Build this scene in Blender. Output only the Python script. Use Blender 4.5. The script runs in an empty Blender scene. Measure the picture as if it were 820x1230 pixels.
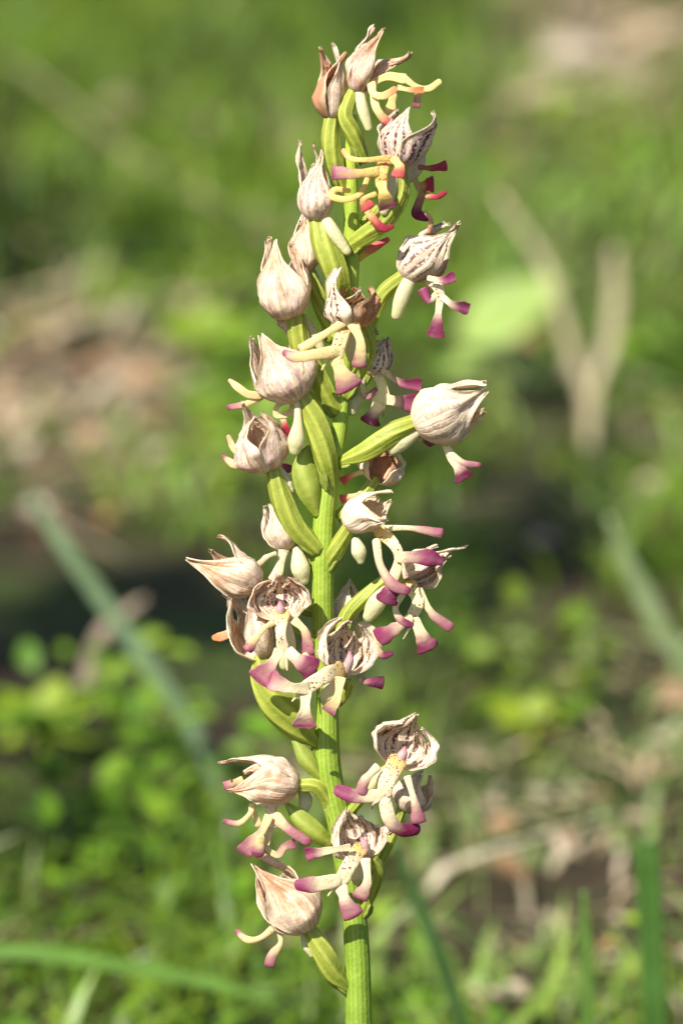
import bpy, math, random
import numpy as np
from mathutils import Vector, noise

# ------------------------------------------------------------------ camera, sky, sun
sc = bpy.context.scene
R = math.radians
S = 0.165e-3                 # metres per photo pixel at the flower spike
D = 1.10                     # camera to spike
PITCH = R(14.0)
LEAN = R(7.0)                # the spike leans a little away from the viewer
ZC = 0.22                    # height of the middle of the spike
W0, H0 = 820.0, 1230.0
FWD = Vector((0, math.cos(PITCH), -math.sin(PITCH)))
UP = Vector((0, math.sin(PITCH), math.cos(PITCH)))
RT = Vector((1, 0, 0))
O = Vector((0, 0, ZC))
CAM = O - FWD * D
cam = bpy.data.cameras.new("camera")
cam.sensor_fit = 'VERTICAL'
cam.sensor_height = 36.0
cam.sensor_width = 24.0
cam.lens = 36.0 * D / (H0 * S)
cam.clip_start = 0.05
cam.clip_end = 2000
cam.dof.use_dof = True
cam.dof.focus_distance = D - 0.004
cam.dof.aperture_fstop = 12.5
cam.dof.aperture_blades = 7
camo = bpy.data.objects.new("camera", cam)
sc.collection.objects.link(camo)
camo.location = CAM
camo.rotation_euler = (math.pi / 2 - PITCH, 0, 0)
sc.camera = camo

SUN_EL, SUN_AZ = R(47), R(-142)      # azimuth clockwise from +Y: behind the viewer's left shoulder
SUND = Vector((math.sin(SUN_AZ) * math.cos(SUN_EL), math.cos(SUN_AZ) * math.cos(SUN_EL), math.sin(SUN_EL)))
world = bpy.data.worlds.new("World")
sc.world = world
world.use_nodes = True
wn = world.node_tree.nodes
sky = wn.new('ShaderNodeTexSky')
sky.sky_type = 'NISHITA'
sky.sun_disc = False
sky.sun_elevation = SUN_EL
sky.sun_rotation = SUN_AZ
bgn = wn['Background']
bgn.inputs['Strength'].default_value = 0.08
world.node_tree.links.new(sky.outputs[0], bgn.inputs[0])
sl = bpy.data.lights.new("sun", 'SUN')
sl.energy = 5.0
sl.angle = R(0.53)
sl.color = (1.0, 0.95, 0.86)
slo = bpy.data.objects.new("sun", sl)
sc.collection.objects.link(slo)
slo.rotation_euler = (-SUND).to_track_quat('-Z', 'Y').to_euler()
sc.view_settings.view_transform = 'Standard'
sc.view_settings.look = 'None'
sc.view_settings.exposure = 1.05
sc.view_settings.gamma = 1.0
sc.cycles.max_bounces = 8
sc.cycles.transmission_bounces = 4

rnd = random.Random(7)
rng = np.random.default_rng(11)

# ------------------------------------------------------------------ mapping helpers
PUP = Vector((0, math.sin(LEAN), math.cos(LEAN)))
PN = Vector((0, -math.cos(LEAN), math.sin(LEAN)))      # out of the spike's plane, towards the viewer


def ray(px, py):
    return (FWD * D + RT * ((px - W0 / 2) * S) - UP * ((py - H0 / 2) * S)).normalized()


def P(px, py, d=0.0):
    r = ray(px, py)
    o = O + PN * (d * S)
    return CAM + r * ((o - CAM).dot(PN) / r.dot(PN))


def G(px, py, h=0.0):
    r = ray(px, py)
    return CAM + r * ((h - CAM.z) / r.z)


def Q(px, py, y):
    r = ray(px, py)
    return CAM + r * ((y - CAM.y) / r.y)


def IV(x, y, d):
    return (RT * x - PUP * y + PN * d).normalized()


def smooth(a, b, x):
    t = max(0.0, min(1.0, (x - a) / (b - a)))
    return t * t * (3 - 2 * t)


def spline(pts, n):
    """Catmull-Rom through a list of tuples (any dimension), n samples."""
    p = [np.array(q, float) for q in pts]
    if len(p) == 2:
        p = [p[0], (p[0] + p[1]) / 2, p[1]]
    e = [2 * p[0] - p[1]] + p + [2 * p[-1] - p[-2]]
    m = len(p) - 1
    out = []
    for i in range(n):
        t = i / (n - 1) * m
        k = min(int(t), m - 1)
        t -= k
        a, b, c, d = e[k], e[k + 1], e[k + 2], e[k + 3]
        out.append(0.5 * (2 * b + (c - a) * t + (2 * a - 5 * b + 4 * c - d) * t * t + (3 * b - a - 3 * c + d) * t ** 3))
    return out


# ------------------------------------------------------------------ materials
def newmat(name):
    m = bpy.data.materials.new(name)
    m.use_nodes = True
    nt = m.node_tree
    nt.nodes.clear()
    return m, nt, nt.nodes, nt.links


class NB:
    """tiny node builder"""
    def __init__(self, name):
        self.m, self.nt, self.n, self.l = newmat(name)

    def new(self, t, **kw):
        nd = self.n.new(t)
        for k, v in kw.items():
            setattr(nd, k, v)
        return nd

    def link(self, a, b):
        self.l.new(a, b)

    def setin(self, nd, i, v):
        if hasattr(v, 'is_output'):
            self.l.new(v, nd.inputs[i])
        elif v is not None:
            nd.inputs[i].default_value = v

    def math(self, op, a, b=None, c=None, clamp=False):
        nd = self.new('ShaderNodeMath', operation=op, use_clamp=clamp)
        for i, v in enumerate((a, b, c)):
            self.setin(nd, i, v)
        return nd.outputs[0]

    def mix(self, f, a, b, mode='MIX'):
        nd = self.new('ShaderNodeMix', data_type='RGBA', blend_type=mode)
        self.setin(nd, 0, f)
        self.setin(nd, 6, a if hasattr(a, 'is_output') else (*a, 1))
        self.setin(nd, 7, b if hasattr(b, 'is_output') else (*b, 1))
        return nd.outputs[2]

    def noise(self, vec, scale, detail=3.0, rough=0.55):
        nd = self.new('ShaderNodeTexNoise')
        if vec is not None:
            self.link(vec, nd.inputs['Vector'])
        nd.inputs['Scale'].default_value = scale
        nd.inputs['Detail'].default_value = detail
        nd.inputs['Roughness'].default_value = rough
        return nd.outputs[0]

    def ramp(self, x, a, b):
        nd = self.new('ShaderNodeMapRange', interpolation_type='SMOOTHSTEP')
        self.setin(nd, 0, x)
        self.setin(nd, 1, a)
        self.setin(nd, 2, b)
        nd.inputs[3].default_value = 0.0
        nd.inputs[4].default_value = 1.0
        return nd.outputs[0]

    def attr(self, name):
        return self.new('ShaderNodeAttribute', attribute_name=name)

    def sep(self, v):
        nd = self.new('ShaderNodeSeparateXYZ')
        self.link(v, nd.inputs[0])
        return nd.outputs

    def finish(self, col, rough=0.5, spec=0.4, trans=0.0, transcol=None, bump=None, bstr=0.3, bdist=0.0002, sheen=0.0):
        p = self.new('ShaderNodeBsdfPrincipled')
        self.setin(p, 'Base Color', col if hasattr(col, 'is_output') else (*col, 1))
        self.setin(p, 'Roughness', rough)
        p.inputs['Specular IOR Level'].default_value = spec
        nrm = None
        if bump is not None:
            b = self.new('ShaderNodeBump')
            b.inputs['Strength'].default_value = bstr
            b.inputs['Distance'].default_value = bdist
            self.link(bump, b.inputs['Height'])
            nrm = b.outputs[0]
            self.link(nrm, p.inputs['Normal'])
        out = self.new('ShaderNodeOutputMaterial')
        if trans > 0:
            t = self.new('ShaderNodeBsdfTranslucent')
            tc = transcol if transcol is not None else col
            self.setin(t, 0, tc if hasattr(tc, 'is_output') else (*tc, 1))
            mx = self.new('ShaderNodeMixShader')
            mx.inputs[0].default_value = trans
            self.link(p.outputs[0], mx.inputs[1])
            self.link(t.outputs[0], mx.inputs[2])
            self.link(mx.outputs[0], out.inputs[0])
        else:
            self.link(p.outputs[0], out.inputs[0])
        return self.m


def sepal_material(name, inside):
    b = NB(name)
    pat = b.attr('pat').outputs['Vector']        # u, v, seed
    d = b.attr('dat')                            # stripe, lilac, wither
    ds = b.sep(d.outputs['Vector'])
    us = b.sep(pat)
    u, v = us[0], us[1]
    tc = b.new('ShaderNodeTexCoord').outputs['Object']
    base = b.mix(b.noise(tc, 420, 4), (0.93, 0.81, 0.54), (0.93, 0.82, 0.67))
    # lilac-pink blotches and fine veins on the outside
    mp = b.new('ShaderNodeMapping')
    b.link(pat, mp.inputs[0])
    mp.inputs['Scale'].default_value = (2.2, 8.0, 1.0)
    sv = mp.outputs[0]
    n1 = b.math('MULTIPLY_ADD', b.noise(sv, 1.0, 5, 0.65), 0.6, b.math('MULTIPLY', b.noise(tc, 620, 4, 0.65), 0.4))
    lil = b.math('MULTIPLY', b.ramp(n1, 0.42, 0.60), ds[1])
    nearbase = b.ramp(u, 1.0, 0.25)
    lil = b.math('MULTIPLY', lil, b.math('MULTIPLY_ADD', nearbase, 0.5, 0.5), clamp=True)
    col = b.mix(b.math('MULTIPLY', lil, 0.72), base, (0.45, 0.23, 0.32))
    # veins: v in stripes, wavering with noise
    wob = b.math('MULTIPLY', b.math('SUBTRACT', b.noise(tc, 260, 2), 0.5), 0.5)
    vv = b.math('ADD', b.math('MULTIPLY', v, 2.6), wob)
    tri = b.math('ABSOLUTE', b.math('SUBTRACT', b.math('FRACT', vv), 0.5))      # 0 at vein
    vein = b.ramp(tri, 0.25, 0.12)
    fine = b.ramp(b.math('ABSOLUTE', b.math('SUBTRACT', b.math('FRACT', b.math('MULTIPLY', vv, 2.0)), 0.5)), 0.20, 0.02)
    col = b.mix(b.math('MULTIPLY', b.math('MULTIPLY', fine, b.noise(tc, 300, 2)), 0.55), col, (0.52, 0.30, 0.20))
    # broken dark purple dashes
    dash = b.ramp(b.noise(tc, 1700, 2, 0.6), 0.42, 0.50)
    st = b.math('MULTIPLY', b.math('MULTIPLY', vein, dash), ds[0])
    speck = b.math('MULTIPLY', b.ramp(b.noise(tc, 2100, 1), 0.62, 0.70), b.math('MULTIPLY', ds[0], 0.5))
    st = b.math('MULTIPLY', b.math('ADD', st, speck, clamp=True), b.ramp(u, 0.03, 0.2))
    col = b.mix(b.math('MULTIPLY', st, 1.0, clamp=True), col, (0.10, 0.012, 0.032))
    # withered, rusty patches, stronger at tip
    n2 = b.math('MULTIPLY_ADD', b.noise(sv, 0.7, 5, 0.7), 0.55, b.math('MULTIPLY', b.noise(tc, 260, 5, 0.7), 0.45))
    wv = b.math('ADD', b.math('MULTIPLY', ds[2], 0.55), b.math('MULTIPLY', b.ramp(u, 0.45, 1.05), b.math('MULTIPLY', ds[2], 0.22)))
    wm = b.ramp(b.math('ADD', n2, wv), 0.66, 0.84)
    col = b.mix(b.math('MULTIPLY', wm, 0.8), col, b.mix(b.noise(tc, 800, 3), (0.50, 0.16, 0.025), (0.58, 0.32, 0.15)))
    rim = b.ramp(b.math('ABSOLUTE', v), 0.80, 0.97)
    col = b.mix(b.math('MULTIPLY', rim, 0.6), col, (0.92, 0.84, 0.64))
    if inside:
        col = b.mix(0.10, col, (0.70, 0.50, 0.48))
    hgt = b.math('ADD', b.math('MULTIPLY', fine, 0.25), b.noise(tc, 900, 4))
    return b.finish(col, 0.5, 0.3, 0.45, b.mix(1.0, col, (1.0, 0.90, 0.72), 'MULTIPLY'), hgt, 0.5, 0.0004)


def lip_material():
    b = NB('lip_flesh')
    c = b.attr('col')
    tc = b.new('ShaderNodeTexCoord').outputs['Object']
    n = b.noise(tc, 600, 4)
    col = b.mix(b.math('MULTIPLY', b.ramp(n, 0.4, 0.75), 0.25), c.outputs['Color'], (0.95, 0.85, 0.7), 'MULTIPLY')
    vor = b.new('ShaderNodeTexVoronoi')
    b.link(tc, vor.inputs['Vector'])
    vor.inputs['Scale'].default_value = 1500
    dots = b.math('MULTIPLY', b.ramp(vor.outputs['Distance'], 0.36, 0.26), c.outputs['Alpha'])
    dots = b.math('MULTIPLY', dots, b.ramp(b.noise(tc, 380, 1), 0.40, 0.52))
    col = b.mix(b.math('MULTIPLY', dots, 0.85), col, (0.20, 0.02, 0.09))
    return b.finish(col, 0.48, 0.3, 0.42, None, b.noise(tc, 1100, 4), 0.5, 0.0004)


def plant_material(name, trans=0.2, bscale=900):
    b = NB(name)
    c = b.attr('col')
    tc = b.new('ShaderNodeTexCoord').outputs['Object']
    n = b.noise(tc, 300, 4)
    col = b.mix(b.ramp(n, 0.3, 0.7), b.mix(1.0, c.outputs['Color'], (0.80, 0.84, 0.72), 'MULTIPLY'), c.outputs['Color'])
    fine = b.noise(tc, 2600, 2)
    col = b.mix(b.math('MULTIPLY', b.ramp(fine, 0.60, 0.72), 0.30), col, (0.62, 0.70, 0.28))
    return b.finish(col, 0.48, 0.4, trans, None, b.noise(tc, bscale, 4), 0.4, 0.0004)


def leaf_material(name, trans, rough=0.5, spec=0.3, scale=60):
    b = NB(name)
    c = b.attr('col')
    tc = b.new('ShaderNodeTexCoord').outputs['Object']
    n = b.noise(tc, scale, 4)
    col = b.mix(b.ramp(n, 0.3, 0.7), b.mix(1.0, c.outputs['Color'], (0.72, 0.74, 0.62), 'MULTIPLY'), c.outputs['Color'])
    return b.finish(col, rough, spec, trans, b.mix(0.25, col, (0.30, 0.42, 0.03)) if 'green' in name else None)


def ground_material():
    b = NB('woodland_soil')
    tc = b.new('ShaderNodeTexCoord').outputs['Object']
    n1 = b.noise(tc, 5, 6, 0.6)
    n2 = b.noise(tc, 60, 5, 0.7)
    soil = b.mix(n2, (0.018, 0.012, 0.008), (0.07, 0.05, 0.03))
    moss = b.mix(n2, (0.02, 0.035, 0.008), (0.06, 0.09, 0.02))
    col = b.mix(b.ramp(n1, 0.42, 0.62), soil, moss)
    return b.finish(col, 0.9, 0.1, 0, None, b.noise(tc, 90, 6, 0.7), 0.8, 0.01)


M_SO = sepal_material('sepal_outer', False)
M_SI = sepal_material('sepal_inner', True)
M_LIP = lip_material()
M_STEM = plant_material('orchid_stem', 0.25)
M_OV = plant_material('orchid_ovary', 0.42)
M_SPUR = lip_material()
M_SPUR.name = 'spur_flesh'
M_GRASS = leaf_material('green_blade', 0.38, 0.42, 0.4)
M_HERB = leaf_material('green_herb', 0.35, 0.5, 0.35)
M_DRY = leaf_material('dry_straw', 0.15, 0.7, 0.15)
M_LITTER = leaf_material('dry_leaf', 0.12, 0.75, 0.12, 120)
M_GROUND = ground_material()

# ------------------------------------------------------------------ object helpers
ORIGIN = {}


def link(o, org, parent=None):
    sc.collection.objects.link(o)
    ORIGIN[o.name] = Vector(org)
    if parent is not None:
        o.parent = parent
        o.location = Vector(org) - ORIGIN[parent.name]
    else:
        o.location = org
    return o


def empty(name, org, parent=None):
    o = bpy.data.objects.new(name, None)
    o.empty_display_size = 0.01
    return link(o, org, parent)


def mesh(name, V, F, mats, parent=None, org=None, attrs=None, fmat=None, smoothed=True):
    V = np.asarray(V, float)
    if org is None:
        org = V[0]
    org = Vector(org)
    me = bpy.data.meshes.new(name)
    me.from_pydata((V - np.array(org)).tolist(), [], F)
    for m in (mats if isinstance(mats, (list, tuple)) else [mats]):
        me.materials.append(m)
    if attrs:
        for k, a in attrs.items():
            a = np.asarray(a, np.float32)
            if a.shape[1] == 4:
                at = me.attributes.new(k, 'FLOAT_COLOR', 'POINT')
                at.data.foreach_set('color', a.ravel())
            else:
                at = me.attributes.new(k, 'FLOAT_VECTOR', 'POINT')
                at.data.foreach_set('vector', a.ravel())
    if fmat is not None:
        me.polygons.foreach_set('material_index', np.asarray(fmat, np.int32))
    me.polygons.foreach_set('use_smooth', np.full(len(F), smoothed))
    me.update()
    return link(bpy.data.objects.new(name, me), org, parent)


def tag(o, label=None, cat=None, group=None, kind=None):
    if label: o['label'] = label
    if cat: o['category'] = cat
    if group: o['group'] = group
    if kind: o['kind'] = kind
    return o


def tube(cps, rads, normal=None, flat=1.0, n=20, seg=12, ridges=0, ramp=0.0, twist=0.0, cap0=True, cap1=True, capf=0.6, curl=0.0, prof=None, thin=0.0, rag=0.0):
    """Swept tube. cps: Vectors, rads: half-widths (m). returns V (list of np), F, T (0..1 along)"""
    s = spline([(*c, r) for c, r in zip(cps, rads)], n)
    pts = [np.array(q[:3]) for q in s]
    rr = [max(q[3], 1e-5) * (prof(i / (n - 1)) if prof else 1) for i, q in enumerate(s)]
    rings = []
    N = np.array(normal) if normal is not None else None
    prev = None
    for i in range(n):
        t = pts[min(i + 1, n - 1)] - pts[max(i - 1, 0)]
        t /= np.linalg.norm(t) + 1e-12
        if N is not None:
            w = np.cross(t, N)
            if np.linalg.norm(w) < 0.25 and prev is not None:
                w = prev - t * prev.dot(t)
        elif prev is None:
            w = np.cross(t, np.array((0.3, -1, 0.2)))
        else:
            w = prev - t * prev.dot(t)
        w /= np.linalg.norm(w) + 1e-12
        if prev is not None and w.dot(prev) < 0:
            w = -w
        prev = w
        rings.append((pts[i], t, w, np.cross(w, t), rr[i], i / (n - 1)))
    full = []
    p, t, w, h, r, _ = rings[0]
    if cap0:
        for a in (80, 55, 28):
            full.append((p - t * r * capf * math.sin(R(a)), w, h, r * math.cos(R(a)), 0.0))
    for (p, t, w, h, r, q) in rings:
        full.append((p, w, h, r, q))
    p, t, w, h, r, _ = rings[-1]
    if cap1:
        for a in (28, 55, 80):
            full.append((p + t * r * capf * math.sin(R(a)), w, h, r * math.cos(R(a)), 1.0))
    V, T, A = [], [], []
    for (p, w, h, r, q) in full:
        for j in range(seg):
            a = 2 * math.pi * j / seg + twist * q
            k = 1.0
            if ridges:
                k = 1 + ramp * ((1 - abs(math.sin(ridges * (2 * math.pi * j / seg) / 2))) ** 1.4 * 2 - .6) * (.6 + .9 * noise.noise(Vector((j * .9, q * 3, 4.2)))) 
            if rag:
                k *= 1 + rag * q * noise.noise(Vector(p * 700 + w * (2.0 if math.cos(a) > 0 else -2.0)))
            V.append(p + (w * math.cos(a) + h * (math.sin(a) * flat * (1 - thin * q) + curl * (.5 - math.cos(a) ** 2))) * r * k)
            T.append(q)
            A.append(k)
    F = []
    m = len(full)
    for i in range(m - 1):
        for j in range(seg):
            k = (j + 1) % seg
            F.append((i * seg + j, i * seg + k, (i + 1) * seg + k, (i + 1) * seg + j))
    F.append(tuple(range(seg))[::-1])
    F.append(tuple((m - 1) * seg + j for j in range(seg)))
    return V, F, T, A


# ------------------------------------------------------------------ ground
def ground():
    n = 90
    xs = np.concatenate([np.linspace(-300, -4, 12)[:-1], np.linspace(-4, 4, n), np.linspace(4, 300, 12)[1:]])
    ys = np.concatenate([np.linspace(-300, -3, 12)[:-1], np.linspace(-3, 9, 130), np.linspace(9, 300, 12)[1:]])
    V, F = [], []
    for y in ys:
        for x in xs:
            V.append((x, y, gz(x, y)))
    w = len(xs)
    for j in range(len(ys) - 1):
        for i in range(w - 1):
            a = j * w + i
            F.append((a, a + 1, a + w + 1, a + w))
    o = mesh('ground', V, F, M_GROUND, org=(0, 0, 0))
    tag(o, kind='structure', label='dark soil with patches of moss under the grass')


def gz(x, y):
    r = math.hypot(x, y)
    if r > 6:
        return -0.02
    return 0.012 * noise.noise(Vector((x * 2.2, y * 2.2, 0.3))) + 0.006 * noise.noise(Vector((x * 9, y * 9, 1.3))) - 0.01


ground()

# ------------------------------------------------------------------ meadow behind the orchid
# patches as they lie on the ground, given by where they show: (px, py, rx, ry, weight)
Z_BARE_SHADE = [(620, 640, 110, 100, 1.0), (290, 650, 50, 60, .4), (110, 785, 230, 85, 1.3), (60, 700, 120, 60, 1.0), (640, 650, 120, 100, 1.0), (60, 620, 90, 50, .5), (450, 30, 90, 50, .5), (300, 800, 80, 40, .6), (30, 1010, 40, 30, .4)]  # plants thinned to dark soil, standing in for shaded gaps
Z_LITTER = [(720, 60, 150, 110, 1.0), (70, 500, 110, 130, 1.0), (170, 480, 70, 80, .8), (20, 330, 60, 60, .5), (720, 70, 130, 90, 1.0), (740, 920, 120, 110, .45), (640, 950, 60, 60, .45),
            (600, 200, 60, 60, .4), (770, 540, 60, 60, .6), (690, 620, 60, 40, .5), (130, 640, 90, 30, .35), (650, 1100, 140, 90, .5), (760, 1120, 60, 80, .6), (330, 330, 50, 40, .3), (250, 120, 40, 50, .3)]
Z_LEAFY = [(110, 930, 190, 110, 1.0), (70, 840, 110, 40, 1.0), (200, 850, 100, 30, .8), (640, 865, 90, 45, 1.0), (250, 390, 90, 60, .7), (560, 790, 60, 50, .6), (590, 720, 60, 60, .6),
           (720, 200, 120, 70, .9), (300, 560, 80, 60, .7), (120, 1080, 160, 60, .7), (560, 580, 90, 60, .6), (790, 470, 50, 60, .6), (470, 470, 120, 90, .4)]


def zone(zs, px, py):
    s = np.zeros_like(px)
    for (x, y, a, c, w) in zs:
        s = np.maximum(s, w * np.exp(-(((px - x) / a) ** 2 + ((py - y) / c) ** 2) * 0.9))
    return s


def project(X, Y, Zz):
    dx, dy, dz = X - CAM.x, Y - CAM.y, Zz - CAM.z
    f = dy * FWD.y + dz * FWD.z
    uu = dy * UP.y + dz * UP.z
    f = np.maximum(f, 1e-3)
    return W0 / 2 + dx / f * D / S, H0 / 2 - uu / f * D / S


def scatter(bands):
    xs, ys = [], []
    for (y0, y1, hw, dens) in bands:
        n = int((y1 - y0) * 2 * hw * dens)
        xs.append(rng.uniform(-hw, hw, n))
        ys.append(rng.uniform(y0, y1, n))
    X, Y = np.concatenate(xs), np.concatenate(ys)
    Zg = np.array([gz(x, y) for x, y in zip(X, Y)])
    return X, Y, Zg


def clump(X, Y, sc_, seed):
    return np.array([noise.noise(Vector((x * sc_, y * sc_, seed))) for x, y in zip(X, Y)])


def blades_mesh(name, X, Y, Z, Hh, Wd, col, mat, lean=0.5, segs=4, flatten=0.0):
    n = len(X)
    az = rng.uniform(0, 2 * np.pi, n)
    ln = np.abs(rng.normal(lean, lean * 0.45, n))
    tw = az + np.pi / 2 + rng.normal(0, .5, n)
    V = np.zeros((n, 2 * segs + 1, 3))
    for k in range(segs + 1):
        t = k / segs
        out = Hh * (ln * t * t * 0.9 + ln * 0.25 * t)
        up = Hh * (t - 0.35 * np.minimum(ln, 1.6) * t * t) * (1 - flatten) + 0.004 * flatten
        cx, cy, cz = X + np.cos(az) * out, Y + np.sin(az) * out, Z + up - 0.006 * (t == 0)
        w = Wd * (1 - t) ** 0.6 * (0.6 + 0.8 * min(t * 3, 1)) * 0.5
        if k == segs:
            V[:, 2 * segs] = np.stack([cx, cy, cz], 1)
        else:
            V[:, 2 * k] = np.stack([cx - np.cos(tw) * w, cy - np.sin(tw) * w, cz], 1)
            V[:, 2 * k + 1] = np.stack([cx + np.cos(tw) * w, cy + np.sin(tw) * w, cz + w * .2], 1)
    m = 2 * segs + 1
    tri = []
    for k in range(segs - 1):
        tri += [(2 * k, 2 * k + 1, 2 * k + 3), (2 * k, 2 * k + 3, 2 * k + 2)]
    tri.append((2 * segs - 2, 2 * segs - 1, 2 * segs))
    tri = np.array(tri)
    F = (np.arange(n)[:, None, None] * m + tri[None]).reshape(-1, 3)
    C = np.repeat(np.concatenate([col, np.ones((n, 1))], 1)[:, None], m, 1).reshape(-1, 4)
    return fast_mesh(name, V.reshape(-1, 3), F, C, mat)


def fast_mesh(name, V, F, C, mat):
    me = bpy.data.meshes.new(name)
    me.vertices.add(len(V))
    me.vertices.foreach_set('co', V.astype(np.float32).ravel())
    me.loops.add(len(F) * 3)
    me.loops.foreach_set('vertex_index', F.astype(np.int32).ravel())
    me.polygons.add(len(F))
    me.polygons.foreach_set('loop_start', np.arange(0, len(F) * 3, 3, dtype=np.int32))
    me.polygons.foreach_set('loop_total', np.full(len(F), 3, np.int32))
    me.update(calc_edges=True)
    me.polygons.foreach_set('use_smooth', np.full(len(F), True))
    at = me.attributes.new('col', 'FLOAT_COLOR', 'POINT')
    at.data.foreach_set('color', C.astype(np.float32).ravel())
    me.materials.append(mat)
    o = bpy.data.objects.new(name, me)
    return link(o, (0, 0, 0))


def tint(X, Y):
    return (1 + .55 * clump(X, Y, 9, 21.0) + .35 * clump(X, Y, 3.5, 23.0))[:, None]


def palette(n, cols, jit=0.15):
    cols = np.array(cols)
    a = cols[rng.integers(0, len(cols), n)]
    b2 = cols[rng.integers(0, len(cols), n)]
    t = rng.random((n, 1))
    c = a * t + b2 * (1 - t)
    return np.clip(c * rng.normal(1, jit, (n, 1)), 0.005, 0.9)


# green grass
X, Y, Zg = scatter([(-0.6, 0.2, .45, 1500), (0.2, 1.2, .5, 17000), (1.2, 2.8, .75, 11000), (2.8, 7, 1.8, 1500)])
px, py = project(X, Y, Zg)
w = 0.75 + 1.0 * clump(X, Y, 8, 3.1) + .5 * clump(X, Y, 3, 6.1)
w -= 0.5 * zone([(80, 470, 130, 140, 1)], px, py)
w -= 1.6 * zone(Z_BARE_SHADE, px, py) + 0.45 * zone(Z_LITTER, px, py) + 0.3 * zone(Z_LEAFY, px, py)
keep = rng.random(len(X)) < w
X, Y, Zg, px, py = X[keep], Y[keep], Zg[keep], px[keep], py[keep]
Hh = rng.uniform(.012, .046, len(X)) * (1 + 0.7 * clump(X, Y, 5, 8.0))
Hh = np.where(Y < 0.3, np.minimum(Hh, .04), Hh)
Hh = Hh * (1 + 1.2 * np.clip((Y - 1.2) / 1.2, 0, 1))
Hh = Hh * (1 - .7 * zone([(720, 100, 150, 110, 1), (620, 780, 170, 100, .8), (80, 520, 150, 140, .8), (720, 960, 130, 90, .7)], px, py))
Hh = Hh * (1 - .6 * zone([(110, 900, 230, 140, 1)], px, py))
col = palette(len(X), [(.13, .24, .010), (.18, .30, .014), (.10, .19, .014), (.23, .31, .02), (.16, .24, .035)])
pale = zone([(650, 1080, 190, 140, .85), (760, 930, 120, 90, .7), (560, 960, 90, 70, .6), (700, 330, 130, 90, .35)], px, py)[:, None]
col = col * (1 - pale) + pale * np.array((.27, .32, .15)) * rng.normal(1, .15, (len(X), 1))
o = blades_mesh('meadow_grass', X, Y, Zg, Hh, rng.uniform(.0012, .0034, len(X)), col * tint(X, Y), M_GRASS, 0.85)
tag(o, 'blurred green meadow grass covering the ground behind the orchid', 'grass', kind='stuff')

# straw: dry blades lying about
X, Y, Zg = scatter([(0.1, 1.2, .5, 9000), (1.2, 2.8, .75, 8000), (2.8, 7, 1.8, 700)])
px, py = project(X, Y, Zg)
w = 0.07 + 1.0 * zone(Z_LITTER, px, py) - .2 * zone(Z_LEAFY, px, py) - .5 * zone(Z_BARE_SHADE, px, py)
keep = rng.random(len(X)) < w
X, Y, Zg = X[keep], Y[keep], Zg[keep]
col = palette(len(X), [(.46, .35, .23), (.36, .26, .17), (.52, .45, .33), (.32, .22, .13)])
o = blades_mesh('dry_straw', X, Y, Zg, rng.uniform(.018, .055, len(X)), rng.uniform(.0012, .0032, len(X)), col, M_DRY, 1.1, flatten=.78)
tag(o, 'scattered tan straw lying among the green grass', 'straw', kind='stuff')


def leaves_mesh(name, X, Y, Z, size, tilt, col, mat, width=0.55, curl=0.2):
    """Folded oval leaves: 8-triangle template each."""
    n = len(X)
    tpl = []
    st = [(0, 0), (.22, .75), (.5, 1.0), (.8, .62), (1, 0)]
    for (t, ww) in st:
        tpl.append((t, 0, -curl * t * t))
        if 0 < t < 1:
            tpl.append((t, ww * width * .5, .09 - curl * t * t))
            tpl.append((t, -ww * width * .5, .09 - curl * t * t))
    tpl = np.array(tpl)      # 0, 1 2 3, 4 5 6, 7 8 9, 10
    tri = np.array([(0, 1, 2), (0, 3, 1), (1, 4, 2), (2, 4, 5), (1, 3, 4), (3, 6, 4), (4, 7, 5), (5, 7, 8), (4, 6, 7), (6, 9, 7), (7, 10, 8), (7, 9, 10)])
    az = rng.uniform(0, 2 * np.pi, n)
    roll = rng.normal(0, .4, n)
    ca, sa, ct, st_, cr, sr = np.cos(az), np.sin(az), np.cos(tilt), np.sin(tilt), np.cos(roll), np.sin(roll)
    a = tpl[None] * size[:, None, None]
    x, y, z = a[..., 0], a[..., 1], a[..., 2]
    y, z = y * cr[:, None] - z * sr[:, None], y * sr[:, None] + z * cr[:, None]
    x, z = x * ct[:, None] - z * st_[:, None], x * st_[:, None] + z * ct[:, None]
    x, y = x * ca[:, None] - y * sa[:, None], x * sa[:, None] + y * ca[:, None]
    V = np.stack([x + X[:, None], y + Y[:, None], z + Z[:, None]], -1)
    m = len(tpl)
    F = (np.arange(n)[:, None, None] * m + tri[None]).reshape(-1, 3)
    C = np.repeat(np.concatenate([col, np.ones((n, 1))], 1)[:, None], m, 1).reshape(-1, 4)
    return fast_mesh(name, V.reshape(-1, 3), F, C, mat)


# low leafy herbs
X, Y, Zg = scatter([(0.15, 1.2, .5, 24000), (1.2, 2.8, .75, 12000), (2.8, 7, 1.8, 900)])
px, py = project(X, Y, Zg)
zl = zone(Z_LEAFY, px, py)
w = 0.14 + 0.25 * clump(X, Y, 4, 5.5) + 0.95 * zl - 1.6 * zone(Z_BARE_SHADE, px, py) - .9 * zone(Z_LITTER[:5], px, py) - .5 * zone(Z_LITTER[5:], px, py) - .12 * zone([(650, 1080, 190, 140, 1)], px, py)
keep = rng.random(len(X)) < w
X, Y, Zg, px, py, zl = X[keep], Y[keep], Zg[keep], px[keep], py[keep], zl[keep]
hh = np.clip(rng.gamma(2.0, .007, len(X)) * (0.6 + zl), 0.002, .032)
hh = np.where(Y < .3, np.minimum(hh, .03), hh)
col = palette(len(X), [(.11, .235, .010), (.16, .30, .014), (.085, .185, .014), (.21, .32, .02)])
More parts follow.
